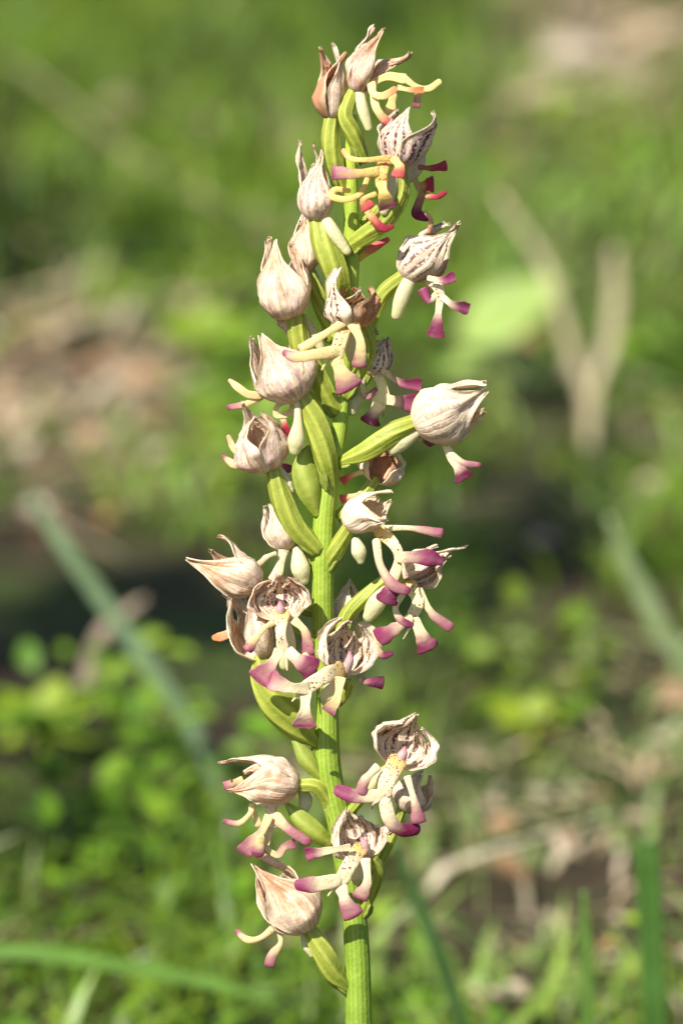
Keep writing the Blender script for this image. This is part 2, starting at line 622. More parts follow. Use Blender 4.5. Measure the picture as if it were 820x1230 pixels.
bright = zone([(70, 845, 110, 35, 1), (640, 865, 70, 40, 1), (250, 390, 60, 40, 1), (720, 190, 90, 50, .7), (215, 870, 60, 20, .8)], px, py)[:, None]
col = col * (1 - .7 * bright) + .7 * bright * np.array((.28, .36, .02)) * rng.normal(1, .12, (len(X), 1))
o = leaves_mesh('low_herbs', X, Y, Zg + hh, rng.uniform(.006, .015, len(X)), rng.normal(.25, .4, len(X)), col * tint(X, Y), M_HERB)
tag(o, 'low leafy green herbs carpeting the ground behind the orchid', 'ground cover', kind='stuff')

# leaf litter
X, Y, Zg = scatter([(0.1, 1.2, .5, 5000), (1.2, 2.8, .75, 2800), (2.8, 7, 1.8, 200)])
px, py = project(X, Y, Zg)
w = 0.025 + .6 * zone(Z_LITTER, px, py) - .3 * zone(Z_BARE_SHADE, px, py)
keep = rng.random(len(X)) < w
X, Y, Zg, px, py = X[keep], Y[keep], Zg[keep], px[keep], py[keep]
col = palette(len(X), [(.32, .17, .09), (.46, .33, .23), (.55, .44, .35), (.22, .11, .06), (.40, .29, .20)])
o = leaves_mesh('leaf_litter', X, Y, Zg + rng.uniform(.002, .014, len(X)), rng.uniform(.006, .017, len(X)), rng.normal(.05, .3, len(X)), col, M_LITTER, .6, .25)
tag(o, 'brown and tan leaf litter scattered on the soil', 'leaf litter', kind='stuff')


# single blades, stalks and leaves that can be picked out
def strip(name, cps, widths, colr, mat, facing=None, n=24, fold=0.25, parent=None):
    s = spline([(*c, w_) for c, w_ in zip(cps, widths)], n)
    V, C = [], []
    fz = np.array(facing if facing is not None else (0, -1, .4), float)
    for i in range(n):
        p = s[i][:3]
        t = s[min(i + 1, n - 1)][:3] - s[max(i - 1, 0)][:3]
        t /= np.linalg.norm(t)
        w_ = np.cross(t, fz)
        w_ /= np.linalg.norm(w_) + 1e-9
        nn = np.cross(w_, t)
        r = max(s[i][3], 2e-4) / 2
        for (q, dz) in ((-1, 0), (-.5, -fold * .6), (0, -fold), (.5, -fold * .6), (1, 0)):
            V.append(p + w_ * r * q + nn * r * dz)
        for (q, dz) in ((1, -.08), (.5, -fold * .6 - .12), (0, -fold - .16), (-.5, -fold * .6 - .12), (-1, -.08)):
            V.append(p + w_ * r * q + nn * r * dz)
        k = 0.9 + .2 * rnd.random()
        C += [(*[c * k for c in colr], 1)] * 10
    F = []
    for i in range(n - 1):
        for j in range(10):
            k = (j + 1) % 10
            F.append((i * 10 + j, i * 10 + k, (i + 1) * 10 + k, (i + 1) * 10 + j))
    F.append(tuple(range(10))[::-1])
    F.append(tuple((n - 1) * 10 + j for j in range(10)))
    return mesh(name, V, F, mat, parent, attrs={'col': C})


def below(p, dz=0.008):
    return Vector((p.x, p.y, gz(p.x, p.y) - dz))


def mpp(y):
    return S * (y - CAM.y) / math.cos(PITCH) / D       # metres per photo pixel at depth y


def picked(name, root, pts, widths, colr, mat, label, cat, facing=None, lean=0.0):
    """root: where it enters the ground; pts: where it passes, standing over its root; widths in pixels"""
    g = below(G(*root))
    n = len(pts)
    c = [g] + [Q(x, y, g.y + lean * (j + 1) / n) for j, (x, y) in enumerate(pts)]
    return tag(strip(name, c, [w_ * mpp(g.y) for w_ in widths], colr, mat, facing), label, cat)


picked('grass_blade', (285, 955), [(235, 882), (140, 745), (70, 645), (38, 595)], [15, 19, 20, 18, 7], (.24, .34, .19), M_GRASS,
       'broad blue-green grass blade slanting across the dark gap in the litter', 'grass blade')
picked('grass_blade', (-260, 1330), [(-150, 1180), (0, 1142), (150, 1160), (260, 1182), (345, 1206)], [16, 22, 26, 25, 20, 4], (.13, .25, .04), M_GRASS,
       'bright green grass blade bent over almost level above the low herbs', 'grass blade', (0, -.6, 1))
picked('grass_blade', (792, 1372), [(788, 1280), (783, 1150), (777, 1040), (776, 1012)], [26, 30, 31, 31, 29], (.08, .18, .035), M_GRASS,
       'upright dark green grass blade cut off square at its top', 'grass blade')
picked('grass_blade', (905, 930), [(860, 850), (800, 765), (760, 690), (730, 620)], [14, 21, 23, 20, 7], (.30, .38, .19), M_GRASS,
       'pale grey-green grass blade curving up beside the tan leaf litter', 'grass blade')
picked('grass_blade', (605, 1370), [(560, 1250), (525, 1140), (500, 1080), (472, 1010)], [14, 18, 18, 16, 5], (.07, .14, .04), M_GRASS,
       'thin dark green grass blade leaning towards the lowest flowers of the orchid', 'grass blade')
picked('grass_blade', (712, 1372), [(706, 1230), (703, 1130), (700, 1070)], [14, 18, 16, 5], (.14, .26, .05), M_GRASS,
       'narrow light green grass blade standing upright near the square-topped blade', 'grass blade')
picked('dry_grass_stalk', (708, 497), [(702, 475), (678, 400), (655, 320), (598, 235)], [9, 11, 12, 10, 5], (.60, .50, .33), M_DRY,
       'long tan dry stalk leaning and meeting another at its foot', 'dry stalk')
picked('dry_grass_stalk', (705, 500), [(712, 470), (732, 410), (738, 350), (736, 300)], [9, 11, 15, 15, 8], (.60, .50, .35), M_DRY,
       'broad upright tan dry stalk meeting a leaning stalk at its foot', 'dry stalk')
picked('dry_grass_stalk', (88, 815), [(118, 768), (150, 735), (175, 718)], [14, 18, 16, 6], (.27, .21, .16), M_DRY,
       'pale dry stalk lying in the dark gap beneath the broad blue-green blade', 'dry stalk', (0, -.5, 1))
picked('dry_grass_stalk', (420, 345), [(330, 290), (160, 185), (40, 90), (-40, 50)], [5, 7, 8, 7, 4], (.24, .21, .12), M_DRY,
       'long dry stem lying slantwise through the grass', 'dry stalk', (0, -.5, 1), .25)


def solid_leaf(name, base, tip, width, nrm, colr, mat, parent=None, fold=.12, droop=.1, n=12, m=7, jag=0.0):
    base, tip, nrm = Vector(base), Vector(tip), Vector(nrm)
    a = tip - base
    L = a.length
    a.normalize()
    s = a.cross(nrm).normalized()
    nn = s.cross(a).normalized()
    V, C = [], []
    sd = rnd.random() * 50
    for side in (1, -1):
        for i in range(n + 1):
            u = i / n
            ww = width * .5 * (math.sin(math.pi * min(1, u ** .8)) ** .75 if 0 < u < 1 else 0.02)
            for j in range(m):
                v = (j / (m - 1)) * 2 - 1
                k = 1 + jag * noise.noise(Vector((u * 9, v * 2, sd)))
                p = base + a * (L * u) + s * (ww * v * k) + nn * (abs(v) * ww * fold - droop * L * u * u + .05 * L * noise.noise(Vector((u * 3, v, sd)))) - nn * (0.0006 if side < 0 else 0)
                V.append(p)
                g = 0.88 + .2 * abs(noise.noise(Vector((u * 6, v * 6, sd))))
                C.append((*[c * g for c in colr], 1))
    F = []
    q = (n + 1) * m
    for i in range(n):
        for j in range(m - 1):
            k = i * m + j
            F.append((k, k + 1, k + m + 1, k + m))
            F.append((q + k, q + k + m, q + k + m + 1, q + k + 1))
    for i in range(n):
        for j in (0, m - 1):
            k = i * m + j
            F.append((k, k + m, q + k + m, q + k) if j == 0 else (k + m, k, q + k, q + k + m))
    return mesh(name, V, F, mat, parent, attrs={'col': C})


def leafy_plant(rootpx, yroot, leaves, colr, label, cat, group=None):
    r0 = below(G(*rootpx), 0.0)
    root = empty('broad_leaved_plant', r0)
    tag(root, label, cat, group)
    tops = []
    for (bx, by, tx, ty, wd, nr) in leaves:
        b_, t_ = Q(bx, by, r0.y), Q(tx, ty, r0.y + .004)
        wd = wd * mpp(r0.y)
        V, F, T, A = tube([below(r0), (Vector(r0) + b_) / 2 + Vector((0, 0, .008)), b_], [.0014, .0012, .0009], n=10, seg=6)
        mesh('leaf_stalk', V, F, M_HERB, root, attrs={'col': [(*colr, 1)] * len(V)})
        solid_leaf('leaf', b_, t_, wd, nr, colr, M_HERB, root)
    return root


leafy_plant((600, 470), 0, [(552, 412, 672, 326, 96, (-.3, -.6, .8)), (600, 440, 645, 460, 50, (0, -.3, 1)), (585, 435, 530, 440, 54, (0, -.3, 1))], (.34, .46, .12),
            'pale green plant with one big oval leaf behind the orchid', 'plant')
leafy_plant((55, 900), 0, [(60, 870, 125, 828, 55, (-.2, -.3, 1)), (50, 868, -5, 832, 55, (-.2, -.3, 1)), (55, 865, 70, 812, 48, (-.2, -.5, 1)), (60, 875, 135, 882, 50, (-.2, -.3, 1)), (50, 875, 0, 888, 50, (0, -.3, 1))], (.27, .37, .02),
            'yellow-green leafy herb beside the foot of the broad blue-green blade', 'plant')
leafy_plant((640, 890), 0, [(640, 870, 695, 848, 48, (-.2, -.3, 1)), (636, 868, 588, 843, 48, (-.2, -.3, 1)), (640, 866, 650, 832, 44, (-.2, -.5, 1)), (645, 875, 685, 887, 44, (-.2, -.3, 1))], (.28, .37, .02),
            'yellow-green leafy herb beside pale pinkish dry leaves', 'plant')
leafy_plant((250, 430), 0, [(250, 405, 312, 380, 56, (-.2, -.3, 1)), (246, 403, 193, 385, 56, (-.2, -.3, 1)), (250, 400, 262, 362, 50, (-.2, -.5, 1))], (.24, .36, .02),
            'bright green leafy herb between the leaf litter and the orchid', 'plant')

LEAFCOL = [(.44, .33, .25), (.46, .38, .30), (.36, .21, .12), (.30, .15, .08), (.47, .36, .24)]
DL = [(140, 455, .05, 0), (185, 540, .055, 1), (60, 400, .05, 4), (30, 530, .07, 1), (100, 430, .05, 3), (230, 470, .04, 2), (40, 600, .06, 1), (110, 520, .05, 2), (70, 470, .05, 0), (20, 450, .05, 2),
      (150, 130, .07, 4), (690, 60, .10, 1), (740, 100, .09, 1), (650, 110, .08, 0), (780, 40, .09, 4), (720, 150, .07, 4), (560, 165, .06, 4),
      (600, 945, .03, 1), (650, 955, .035, 1), (720, 900, .03, 0), (790, 905, .035, 1), (680, 800, .03, 3), (750, 830, .03, 0), (700, 790, .03, 2), (770, 990, .045, 0), (690, 1000, .035, 2), (590, 960, .03, 0),
      (245, 1065, .018, 1), (40, 960, .02, 2), (670, 1120, .025, 2), (740, 1090, .025, 0), (800, 1130, .025, 2), (650, 640, .04, 1), (560, 620, .03, 2), (780, 560, .04, 0), (800, 620, .04, 2), (50, 650, .045, 3), (620, 1190, .02, 2), (30, 1050, .02, 3)]
KIND = ['tan', 'pale pinkish', 'light brown', 'dark reddish-brown', 'straw-coloured']


def where(x, y):
    if y < 250:
        return 'in the litter patch far beyond the dry stalks' if x > 500 else 'beside the long dry stem'
    if x < 300:
        if y < 615: return 'in the litter behind the blue-green blade'
        if y < 800: return 'in the dark gap under the blue-green blade'
        return 'among the low herbs behind the level grass blade'
    if y < 700: return 'on the ground behind the pale grey-green blade'
    if y < 1050: return 'in the litter behind the square-topped blade'
    return 'among the grass around the square-topped blade'


for (x, y, sz, k) in DL:
    g = G(x, y)
    sz = sz * (700 if 250 < y < 700 else 850) * mpp(g.y)
    a = rnd.uniform(0, 6.28)
    g = Vector((g.x, g.y, gz(g.x, g.y) + .006 + sz * .22))
    dv = Vector((math.cos(a), math.sin(a), rnd.uniform(-.1, .3))) * sz * .5
    nr = Vector((rnd.uniform(-.5, .2), rnd.uniform(-.8, 0), 1))
    o = solid_leaf('dry_leaf', g - dv, g + dv, sz * .62, nr, LEAFCOL[k], M_LITTER, None, .3, .25, 10, 7, .25)
    tag(o, '%s dry leaf %s' % (KIND[k], where(x, y)), 'dry leaf', '%s dry leaves %s' % (KIND[k], where(x, y)))

# unseen shade caster added behind the viewer: leaf clusters placed along sun rays
SHADE = [(110, 725, 170, 60), (625, 640, 75, 80), (480, 690, 35, 60), (460, 15, 90, 35), (20, 985, 50, 30), (560, 545, 40, 25), (180, 300, 50, 25), (20, 250, 40, 50)]
caster_foot = Vector((-1.55, -1.0, 0))
caster_foot.z = gz(caster_foot.x, caster_foot.y)
shade_caster = empty('unseen_shade_caster', caster_foot)
tag(shade_caster, 'added unseen shade caster of boughs and leaves, keeping sun off patches of meadow', 'shade_caster')
LX, LY, LZ = [], [], []
fork = caster_foot + Vector((.12, .1, .9))
V, F, T, A = tube([below(caster_foot, .03), caster_foot + Vector((.03, .02, .5)), fork], [.022, .018, .014], n=14, seg=10)
mesh('shade_trunk', V, F, M_DRY, shade_caster, attrs={'col': [(.12, .09, .06, 1)] * len(V)})
for (x, y, a, c) in SHADE:
    t0 = rnd.uniform(1.45, 1.75)
    g0 = G(x, y)
    end = g0 + SUND * t0
    V, F, T, A = tube([fork - Vector((0, 0, .05)), fork.lerp(end, .55) + Vector((0, 0, .12)), end], [.009, .006, .002], n=14, seg=7)
    mesh('shade_bough', V, F, M_DRY, shade_caster, attrs={'col': [(.12, .09, .06, 1)] * len(V)})
    e1, e2 = G(x + a, y) - g0, G(x, y + c) - g0
    nl = max(10, int(3.2 * math.pi * e1.length * e2.length / .0009))
    for _ in range(min(nl, 900)):
        rr_, th_ = math.sqrt(rnd.random()) * rnd.uniform(.75, 1.15), rnd.uniform(0, 6.283)
        p = g0 + e1 * (rr_ * math.cos(th_)) + e2 * (rr_ * math.sin(th_)) + SUND * (t0 + rnd.uniform(-.12, .12))
        LX.append(p.x); LY.append(p.y); LZ.append(p.z)
n_ = len(LX)
o = leaves_mesh('shade_leaves', np.array(LX), np.array(LY), np.array(LZ), rng.uniform(.03, .055, n_), rng.normal(.1, .35, n_), palette(n_, [(.06, .13, .015), (.09, .17, .02)]), M_HERB, .75)
o.parent = shade_caster
o.location = -caster_foot
tag(o, kind='stuff')

# ------------------------------------------------------------------ the orchid
base = P(433, 1300, 0)
foot = Vector((base.x + .006, base.y - .02, 0))
foot.z = gz(foot.x, foot.y)
orchid = empty('orchid_plant', foot)
tag(orchid, 'flowering orchid spike with pale hooded flowers and purple-tipped lips on a green stem', 'orchid')

GREEN = (.37, .45, .04)


def green_tube(name, cps, rads, parent, mat, colr, colr2, ridges, ramp, twist=0.0, n=24, seg=24, flat=1.0, cap1=True, cap0=True):
    V, F, T, A = tube(cps, rads, None, flat, n, seg, ridges, ramp, twist, cap0=cap0, cap1=cap1)
    C = []
    for t, a in zip(T, A):
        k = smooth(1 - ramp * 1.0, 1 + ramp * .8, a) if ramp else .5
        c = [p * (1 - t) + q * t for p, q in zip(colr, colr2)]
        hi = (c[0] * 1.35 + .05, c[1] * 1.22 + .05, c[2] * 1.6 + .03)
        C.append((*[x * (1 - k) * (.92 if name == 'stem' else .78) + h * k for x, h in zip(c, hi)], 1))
    return mesh(name, V, F, mat, parent, attrs={'col': C})


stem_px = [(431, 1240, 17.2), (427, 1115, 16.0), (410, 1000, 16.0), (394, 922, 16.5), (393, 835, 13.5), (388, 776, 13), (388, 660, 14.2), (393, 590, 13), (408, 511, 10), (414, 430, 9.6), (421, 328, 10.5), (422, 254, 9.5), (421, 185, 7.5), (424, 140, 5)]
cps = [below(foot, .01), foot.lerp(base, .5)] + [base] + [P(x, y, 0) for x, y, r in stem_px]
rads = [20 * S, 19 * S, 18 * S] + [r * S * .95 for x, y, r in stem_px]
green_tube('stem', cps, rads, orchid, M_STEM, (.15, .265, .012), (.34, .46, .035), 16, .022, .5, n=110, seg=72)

# leaves at the foot of the stem and one sheathing leaf, below the picture
for (az, L, w_) in ((-2.6, .13, .035), (-.6, .14, .034), (.9, .12, .032), (2.4, .13, .034), (-1.55, .10, .03)):
    b_ = foot + Vector((math.cos(az) * .004, math.sin(az) * .004, .012))
    solid_leaf('basal_leaf', b_, b_ + Vector((math.cos(az) * L, math.sin(az) * L, .035)), w_, (-math.cos(az) * .3, -math.sin(az) * .3, 1), (.09, .17, .025), M_HERB, orchid, .3, .25, 16, 7)

YEL, CRM, WHT = (.68, .50, .17), (.66, .54, .28), (.66, .58, .38)
TIPS = {'P': (.185, .018, .072), 'M': (.24, .030, .095), 'K': (.41, .185, .20), 'O': (.62, .27, .12), 'R': (.36, .035, .06), 'D': (.20, .02, .07), 'C': None, 'T': (.55, .33, .20), 'S': (.60, .12, .12)}


class Kx:
    def __init__(s, x, y, w, W=820.0):
        s.x, s.y, s.k = x, y, W / w

    def p(s, c):
        return P(s.x + c[0] / s.k, s.y + c[1] / s.k, c[2] if len(c) > 2 else 0)

    def r(s, v):
        return v / s.k * S


K1, K2, K3 = Kx(340, 20, 240), Kx(260, 240, 240), Kx(380, 260, 240)
K4, K5, K6 = Kx(250, 450, 200), Kx(220, 630, 200), Kx(370, 570, 220)
K7, K8 = Kx(250, 880, 170, 697.0), Kx(340, 840, 220)


def sepals(k, fl, hood, seed):
    b, t = k.p(hood['b']), k.p(hood['t'])
    Wd = k.r(hood['W']) * .91
    a = t - b
    L = a.length
    a.normalize()
    f = IV(*hood.get('f', (.6, .5, .6)))
    f = (f - a * f.dot(a)).normalized()
    s = a.cross(f)
    gap = hood.get('gap', 12)
    um = hood.get('um', .42)
    cr = hood.get('cr', 1.35)
    rt = hood.get('rt', .14)
    st, lil, wi = hood.get('st', .25), hood.get('lil', .5), hood.get('wi', .15)
    st_in = hood.get('stin', st)
    flare = hood.get('flare', .0)
    tips = [k.p(q) for q in hood.get('tips', [])]
    late = (142 + gap) / 2
    half = (142 - gap) / 2
    specs = [('sepal', 180, 60, 1.0, -.03), ('sepal', late, half, .96, .05), ('sepal', -late, half, .93, .09), ('petal', 138, 26, .78, -.16), ('petal', -138, 26, .76, -.16)]
    rr = random.Random(seed)
    fls = [rr.uniform(-.05, .32) for _ in range(7)]

    def surf(u, v, phi, hw, ln, off, dl, sd):
        if u < um:
            R_ = math.sqrt(max(0, 1 - ((um - u) / um) ** 2))
        else:
            R_ = 1 - (1 - rt) * ((u - um) / (1 - um)) ** hood.get('pw', 1.7)
        wdt = hw * (1.08 - .80 * smooth(.42, .86, u) - .18 * smooth(.8, 1.0, u))
        ang = R(phi + v * wdt)
        q = R_ * (1 + off + (.16 if abs(phi) < 160 else .04) * v * v * smooth(.1, .5, u) + .05 * math.cos(v * 9.5 + sd) * smooth(.05, .3, u) + .07 * math.exp(-(v / .16) ** 2)) + (flare + fls[int(sd * 10) % 7]) * max(0, (u - .5) / .5) ** 2
        q += cr * .17 * noise.noise(Vector((u * 2.6, v * 1.5, sd))) * smooth(.05, .3, u) + cr * .09 * noise.noise(Vector((u * 7, v * 5, sd + 9))) * smooth(.1, .4, u)
        uu = u * ln * (1 + .06 * noise.noise(Vector((v * 2, sd, 3)))) + .05 * v * v * u
        p = b + a * (L * uu - .02 * L) + (f * math.cos(ang) + s * math.sin(ang)) * (Wd * q)
        if dl is not None:
            p = p + dl * smooth(.35, 1.0, u) ** 1.3
        return p

    # which explicit tip belongs to which sepal
    dls = [None] * 5
    ends = [surf(1, 0, ph, hw, ln, off, None, seed + i * 7.7) for i, (nm, ph, hw, ln, off) in enumerate(specs)]
    free = [0, 1, 2]
    for tp in tips[:3]:
        j = min(free, key=lambda i: (ends[i] - tp).length)
        dls[j] = tp - ends[j]
        free.remove(j)
    nu, nv = 22, 13
    th = .00022
    for i, (nm, ph, hw, ln, off) in enumerate(specs):
        sd = seed + i * 7.7
        pts = np.zeros((nu, nv, 3))
        for x in range(nu):
            for y in range(nv):
                pts[x, y] = surf(x / (nu - 1), y / (nv - 1) * 2 - 1, ph, hw, ln, off, dls[i], sd)
        du = np.gradient(pts, axis=0)
        dv = np.gradient(pts, axis=1)
        nr = np.cross(dv, du)
        nr /= np.linalg.norm(nr, axis=2, keepdims=True) + 1e-12
        cen = np.array(b + a * L * .45)
        sg = np.sign(((pts - cen) * nr).sum())
        nr *= sg
        V = np.concatenate([pts.reshape(-1, 3), (pts - nr * th).reshape(-1, 3)])
        pat, dat = [], []
        for layer in (0, 1):
            for x in range(nu):
                for y in range(nv):
                    pat.append((x / (nu - 1), y / (nv - 1) * 2 - 1, sd))
                    dat.append((st_in if layer else st, lil * (.5 if layer else 1), hood.get('wis', (wi * .9, wi * 1.1, wi * 1.1, wi, wi))[i]))
        F, fm = [], []
        q = nu * nv
        for x in range(nu - 1):
            for y in range(nv - 1):
                c = x * nv + y
                A_ = (c, c + 1, c + nv + 1, c + nv)
                F.append(A_ if sg < 0 else A_[::-1])
                B_ = tuple(q + e for e in A_)
                F.append(B_[::-1] if sg < 0 else B_)
                fm += [0, 1]
        for x in range(nu - 1):
            for y in (0, nv - 1):
                c = x * nv + y
                F.append((c, c + nv, q + c + nv, q + c))
                fm.append(0)
        for y in range(nv - 1):
            c = (nu - 1) * nv + y
            F.append((c, c + 1, q + c + 1, q + c))
            fm.append(0)
        mesh(nm, V, F, [M_SO, M_SI], fl, attrs={'pat': pat, 'dat': dat}, fmat=fm)
    if gap >= 40:
        # the column: a small knob with two pink arms standing at the mouth of the hood
        c0 = b + a * (L * .10) + f * (Wd * .05)
        V, F, T, A = tube([c0, c0 + a * L * .12 + f * Wd * .12, c0 + a * L * .24 + f * Wd * .16, c0 + a * L * .36 + f * Wd * .06], [Wd * .24, Wd * .20, Wd * .17, Wd * .07], n=14, seg=12)
        C = [(.66 - .14 * t * t, .52 - .30 * t * t, .46 - .20 * t * t, .6) for t in T]
        mesh('column', V, F, M_LIP, fl, attrs={'col': C})


def limbs_mesh(name, k, limbs, fl, nrm, basecol, flat=.55):
    """all limbs of one lip, thin curved ribbons rooted in each other"""
    AV, AF, SP, SC = [], [], [], []
    MM = 1000.0
    for lb in limbs:
        pts, rads = lb[0], lb[1]
        tip = lb[2] if len(lb) > 2 else 'C'
        t0 = (lb[3] if len(lb) > 3 else .35) + rnd.uniform(-.06, .14)
        bc = lb[4] if len(lb) > 4 else basecol
        dots = 1.0 if tip == 'B' else 0.0
        bow = rnd.uniform(2, 8) if tip not in 'BC' else 0
        cp = [k.p((c[0], c[1], c[2] + bow * math.sin(math.pi * (.15 + .85 * j / (len(pts) - 1))))) for j, c in enumerate(pts)]
        if tip == 'B':
            cp[0] = k.p((pts[0][0], pts[0][1] - 6, pts[0][2] - 14))
        rd = [k.r(x * (.78 if tip == 'B' and j == 0 else .84 if tip == 'B' else .86 if j < len(pts) - 1 else .95)) for j, x in enumerate(rads)]
        n = 22
        mr = sum(rd) / len(rd)
        
        leg = rd[-1] > .85 * max(rd) and len(pts) > 2 and tip != 'B'
        fl_ = max(.13, .00010 / mr) if leg else (.30 if tip == 'B' else max(.26, .00017 / mr))
        cu = rnd.uniform(.08, .24) * (1 if leg else .5) * rnd.choice((1, 1, -1))
        pf = (lambda t: 1 - .22 * math.sin(math.pi * min(1, t / .62)) ** 2 + .20 * smooth(.6, .92, t)) if leg else (lambda t: 1 - .18 * math.sin(math.pi * min(1, t / .8)) ** 2)
        V, F, T, A = tube(cp, rd, nrm, fl_, n, 16, capf=.22 if leg else .8, curl=cu if tip != 'B' else -.08, prof=pf if tip != 'B' else None, thin=.35 if leg else .2, rag=.30 if leg else .12, twist=(rnd.uniform(-.6, .6) if tip != 'B' else 0))
        # keep the limbs at least 0.35 mm thick
        o = len(AV)
        AV += [v * MM for v in V]
        AF += [tuple(i + o for i in f) for f in F]
        tc = TIPS.get(tip)
        for iv, (v, t) in enumerate(zip(V, T)):
            edge = abs(math.cos(2 * math.pi * (iv % 16) / 16))
            if tip == 'B':
                kk = .7 * (1 - smooth(0.0, .35, t))
                c = [x * (1 - kk) + y * kk for x, y in zip(bc, (.62, .41, .07))]
            elif tc:
                kk = smooth(t0 - .12, min(1.05, t0 + .5), t + .10 * (edge - .5) + .10 * noise.noise(Vector(v * 900)) + .16 * noise.noise(Vector(v * 260)))
                c = [x * (1 - kk) + y * kk for x, y in zip(bc, tc)]
                if tip in 'PM':
                    ke = .35 * kk * (1 - edge)
                    c = [x * (1 - ke) + y * ke for x, y in zip(c, (.55, .22, .30))]
                if tip == 'K':
                    ke = max(smooth(.90, 1.0, t) * .8, .55 * kk * edge ** 4)
                    c = [x * (1 - ke) + y * ke for x, y in zip(c, TIPS['M'])]
            else:
                c = bc
            SP.append(Vector(v * MM))
            SC.append((*[min(.9, x * 1.22) for x in c], dots if tip == 'B' else (.5 * (1 - smooth(0, .5, t)))))
    return mesh(name, np.array(AV) / MM, AF, M_LIP, fl, org=k.p(limbs[0][0][0]), attrs={'col': SC})


FL = []



def flower(k, hood=None, ov=None, lip=None, spur=None, col=CRM, lab=None, ovc=(GREEN, (.40, .46, .06)), nrm=(0, 0, 1), extra_ov=None):
    i = len(FL)
    org = k.p(ov[0][0]) if ov else k.p(hood['b'])
    fl = empty('flower', org, orchid)
    if lab:
        fl['label'] = lab
    FL.append(fl)
    if ov:
        green_tube('ovary', [k.p(c) for c in ov[0]], [k.r(x) * .92 for x in ov[1]], fl, M_OV, ovc[0], ovc[1], 6, .11, 1.2 if i % 2 else -.9, n=26, seg=60, flat=.9)
        b0, b1 = k.p(ov[0][0]), k.p(ov[0][1])
        dv = (b1 - b0).normalized()
        side = (PUP * -1 + dv * .1).normalized()
        side = (side - dv * side.dot(dv)).normalized()
        rb = k.r(ov[1][0])
        bb = b0 + side * rb * .6 - dv * rb * .5
        bl = rnd.uniform(.0035, .006)
        solid_leaf('bract', bb, bb + dv * bl + side * rb * .4, .0019, side * -1, (.36, .42, .08), M_OV, fl, -.4, -.1, 8, 5, .2)
    if extra_ov:
        green_tube('bract', [k.p(c) for c in extra_ov[0]], [k.r(x) for x in extra_ov[1]], fl, M_OV, ovc[0], (.33, .42, .07), 4, .06, .4, n=22, seg=24, flat=.5)
    if hood:
        sepals(k, fl, hood, 3.3 * i + 1.7)
    if lip:
        limbs_mesh('lip', k, lip, fl, np.array(IV(*nrm)), col)
    if spur:
        V, F, T, A = tube([k.p(c) for c in spur[0]], [k.r(x) * .9 for x in spur[1]], None, .75, 20, 14, ridges=3, ramp=.05, capf=.95, prof=lambda t: .72 + .36 * math.sin(math.pi * (.05 + .75 * t)))
        C = [(.72 - .06 * t, .66 - .03 * t, .44 - .10 * t, 0) for t in T]
        mesh('spur', V, F, M_SPUR, fl, attrs={'col': C})
    return fl


# --- top of the spike
flower(K1, dict(b=(197, 420, 6), t=(180, 140, 6), W=64, f=(-.2, .1, 1), gap=8, wi=.5, wis=(.5, .15, .8, .9, .9), lil=.35, cr=2.0, tips=[(150, 135, 12), (200, 125, -4), (253, 158, 10)]),
       ov=([(250, 700, 0), (212, 600, 6), (195, 500, 8), (198, 415, 6)], [26, 40, 40, 30]), lab='withered flower with rusty brown shrivelled hood')
flower(K1, dict(b=(300, 312, 12), t=(390, 70, 12), W=70, f=(.8, .3, .5), gap=34, cr=2.0, wi=.36, lil=.8, st=.3, tips=[(378, 45, 8), (415, 50, 18), (522, 150, 22)]),
       ov=([(330, 590, 4), (285, 480, 12), (255, 400, 14), (290, 312, 12)], [24, 36, 34, 28]),
       lip=[([(355, 275, 18), (430, 245, 24), (500, 255, 26)], [20, 20, 18], 'C'), ([(495, 250, 26), (545, 287, 28), (595, 295, 30), (640, 266, 32)], [16, 16, 16, 12], 'C'),
            ([(500, 255, 26), (548, 300, 24), (545, 372, 20)], [16, 16, 15], 'K', .6), ([(362, 275, 26), (370, 315, 34), (410, 325, 38), (458, 298, 38)], [22, 20, 19, 14], 'O', .55),
            ([(372, 310, 22), (380, 370, 30), (410, 415, 32), (450, 442, 34)], [20, 23, 22, 14], 'S', .5), ([(470, 290, 30), (520, 300, 32), (575, 300, 30)], [13, 13, 12], 'O', .3), ([(450, 322, 20), (440, 385, 18)], [20, 24], 'C')],
       spur=([(312, 290, 16), (325, 370, 22), (350, 455, 24)], [22, 25, 20]), col=(0.66, 0.55, 0.25))
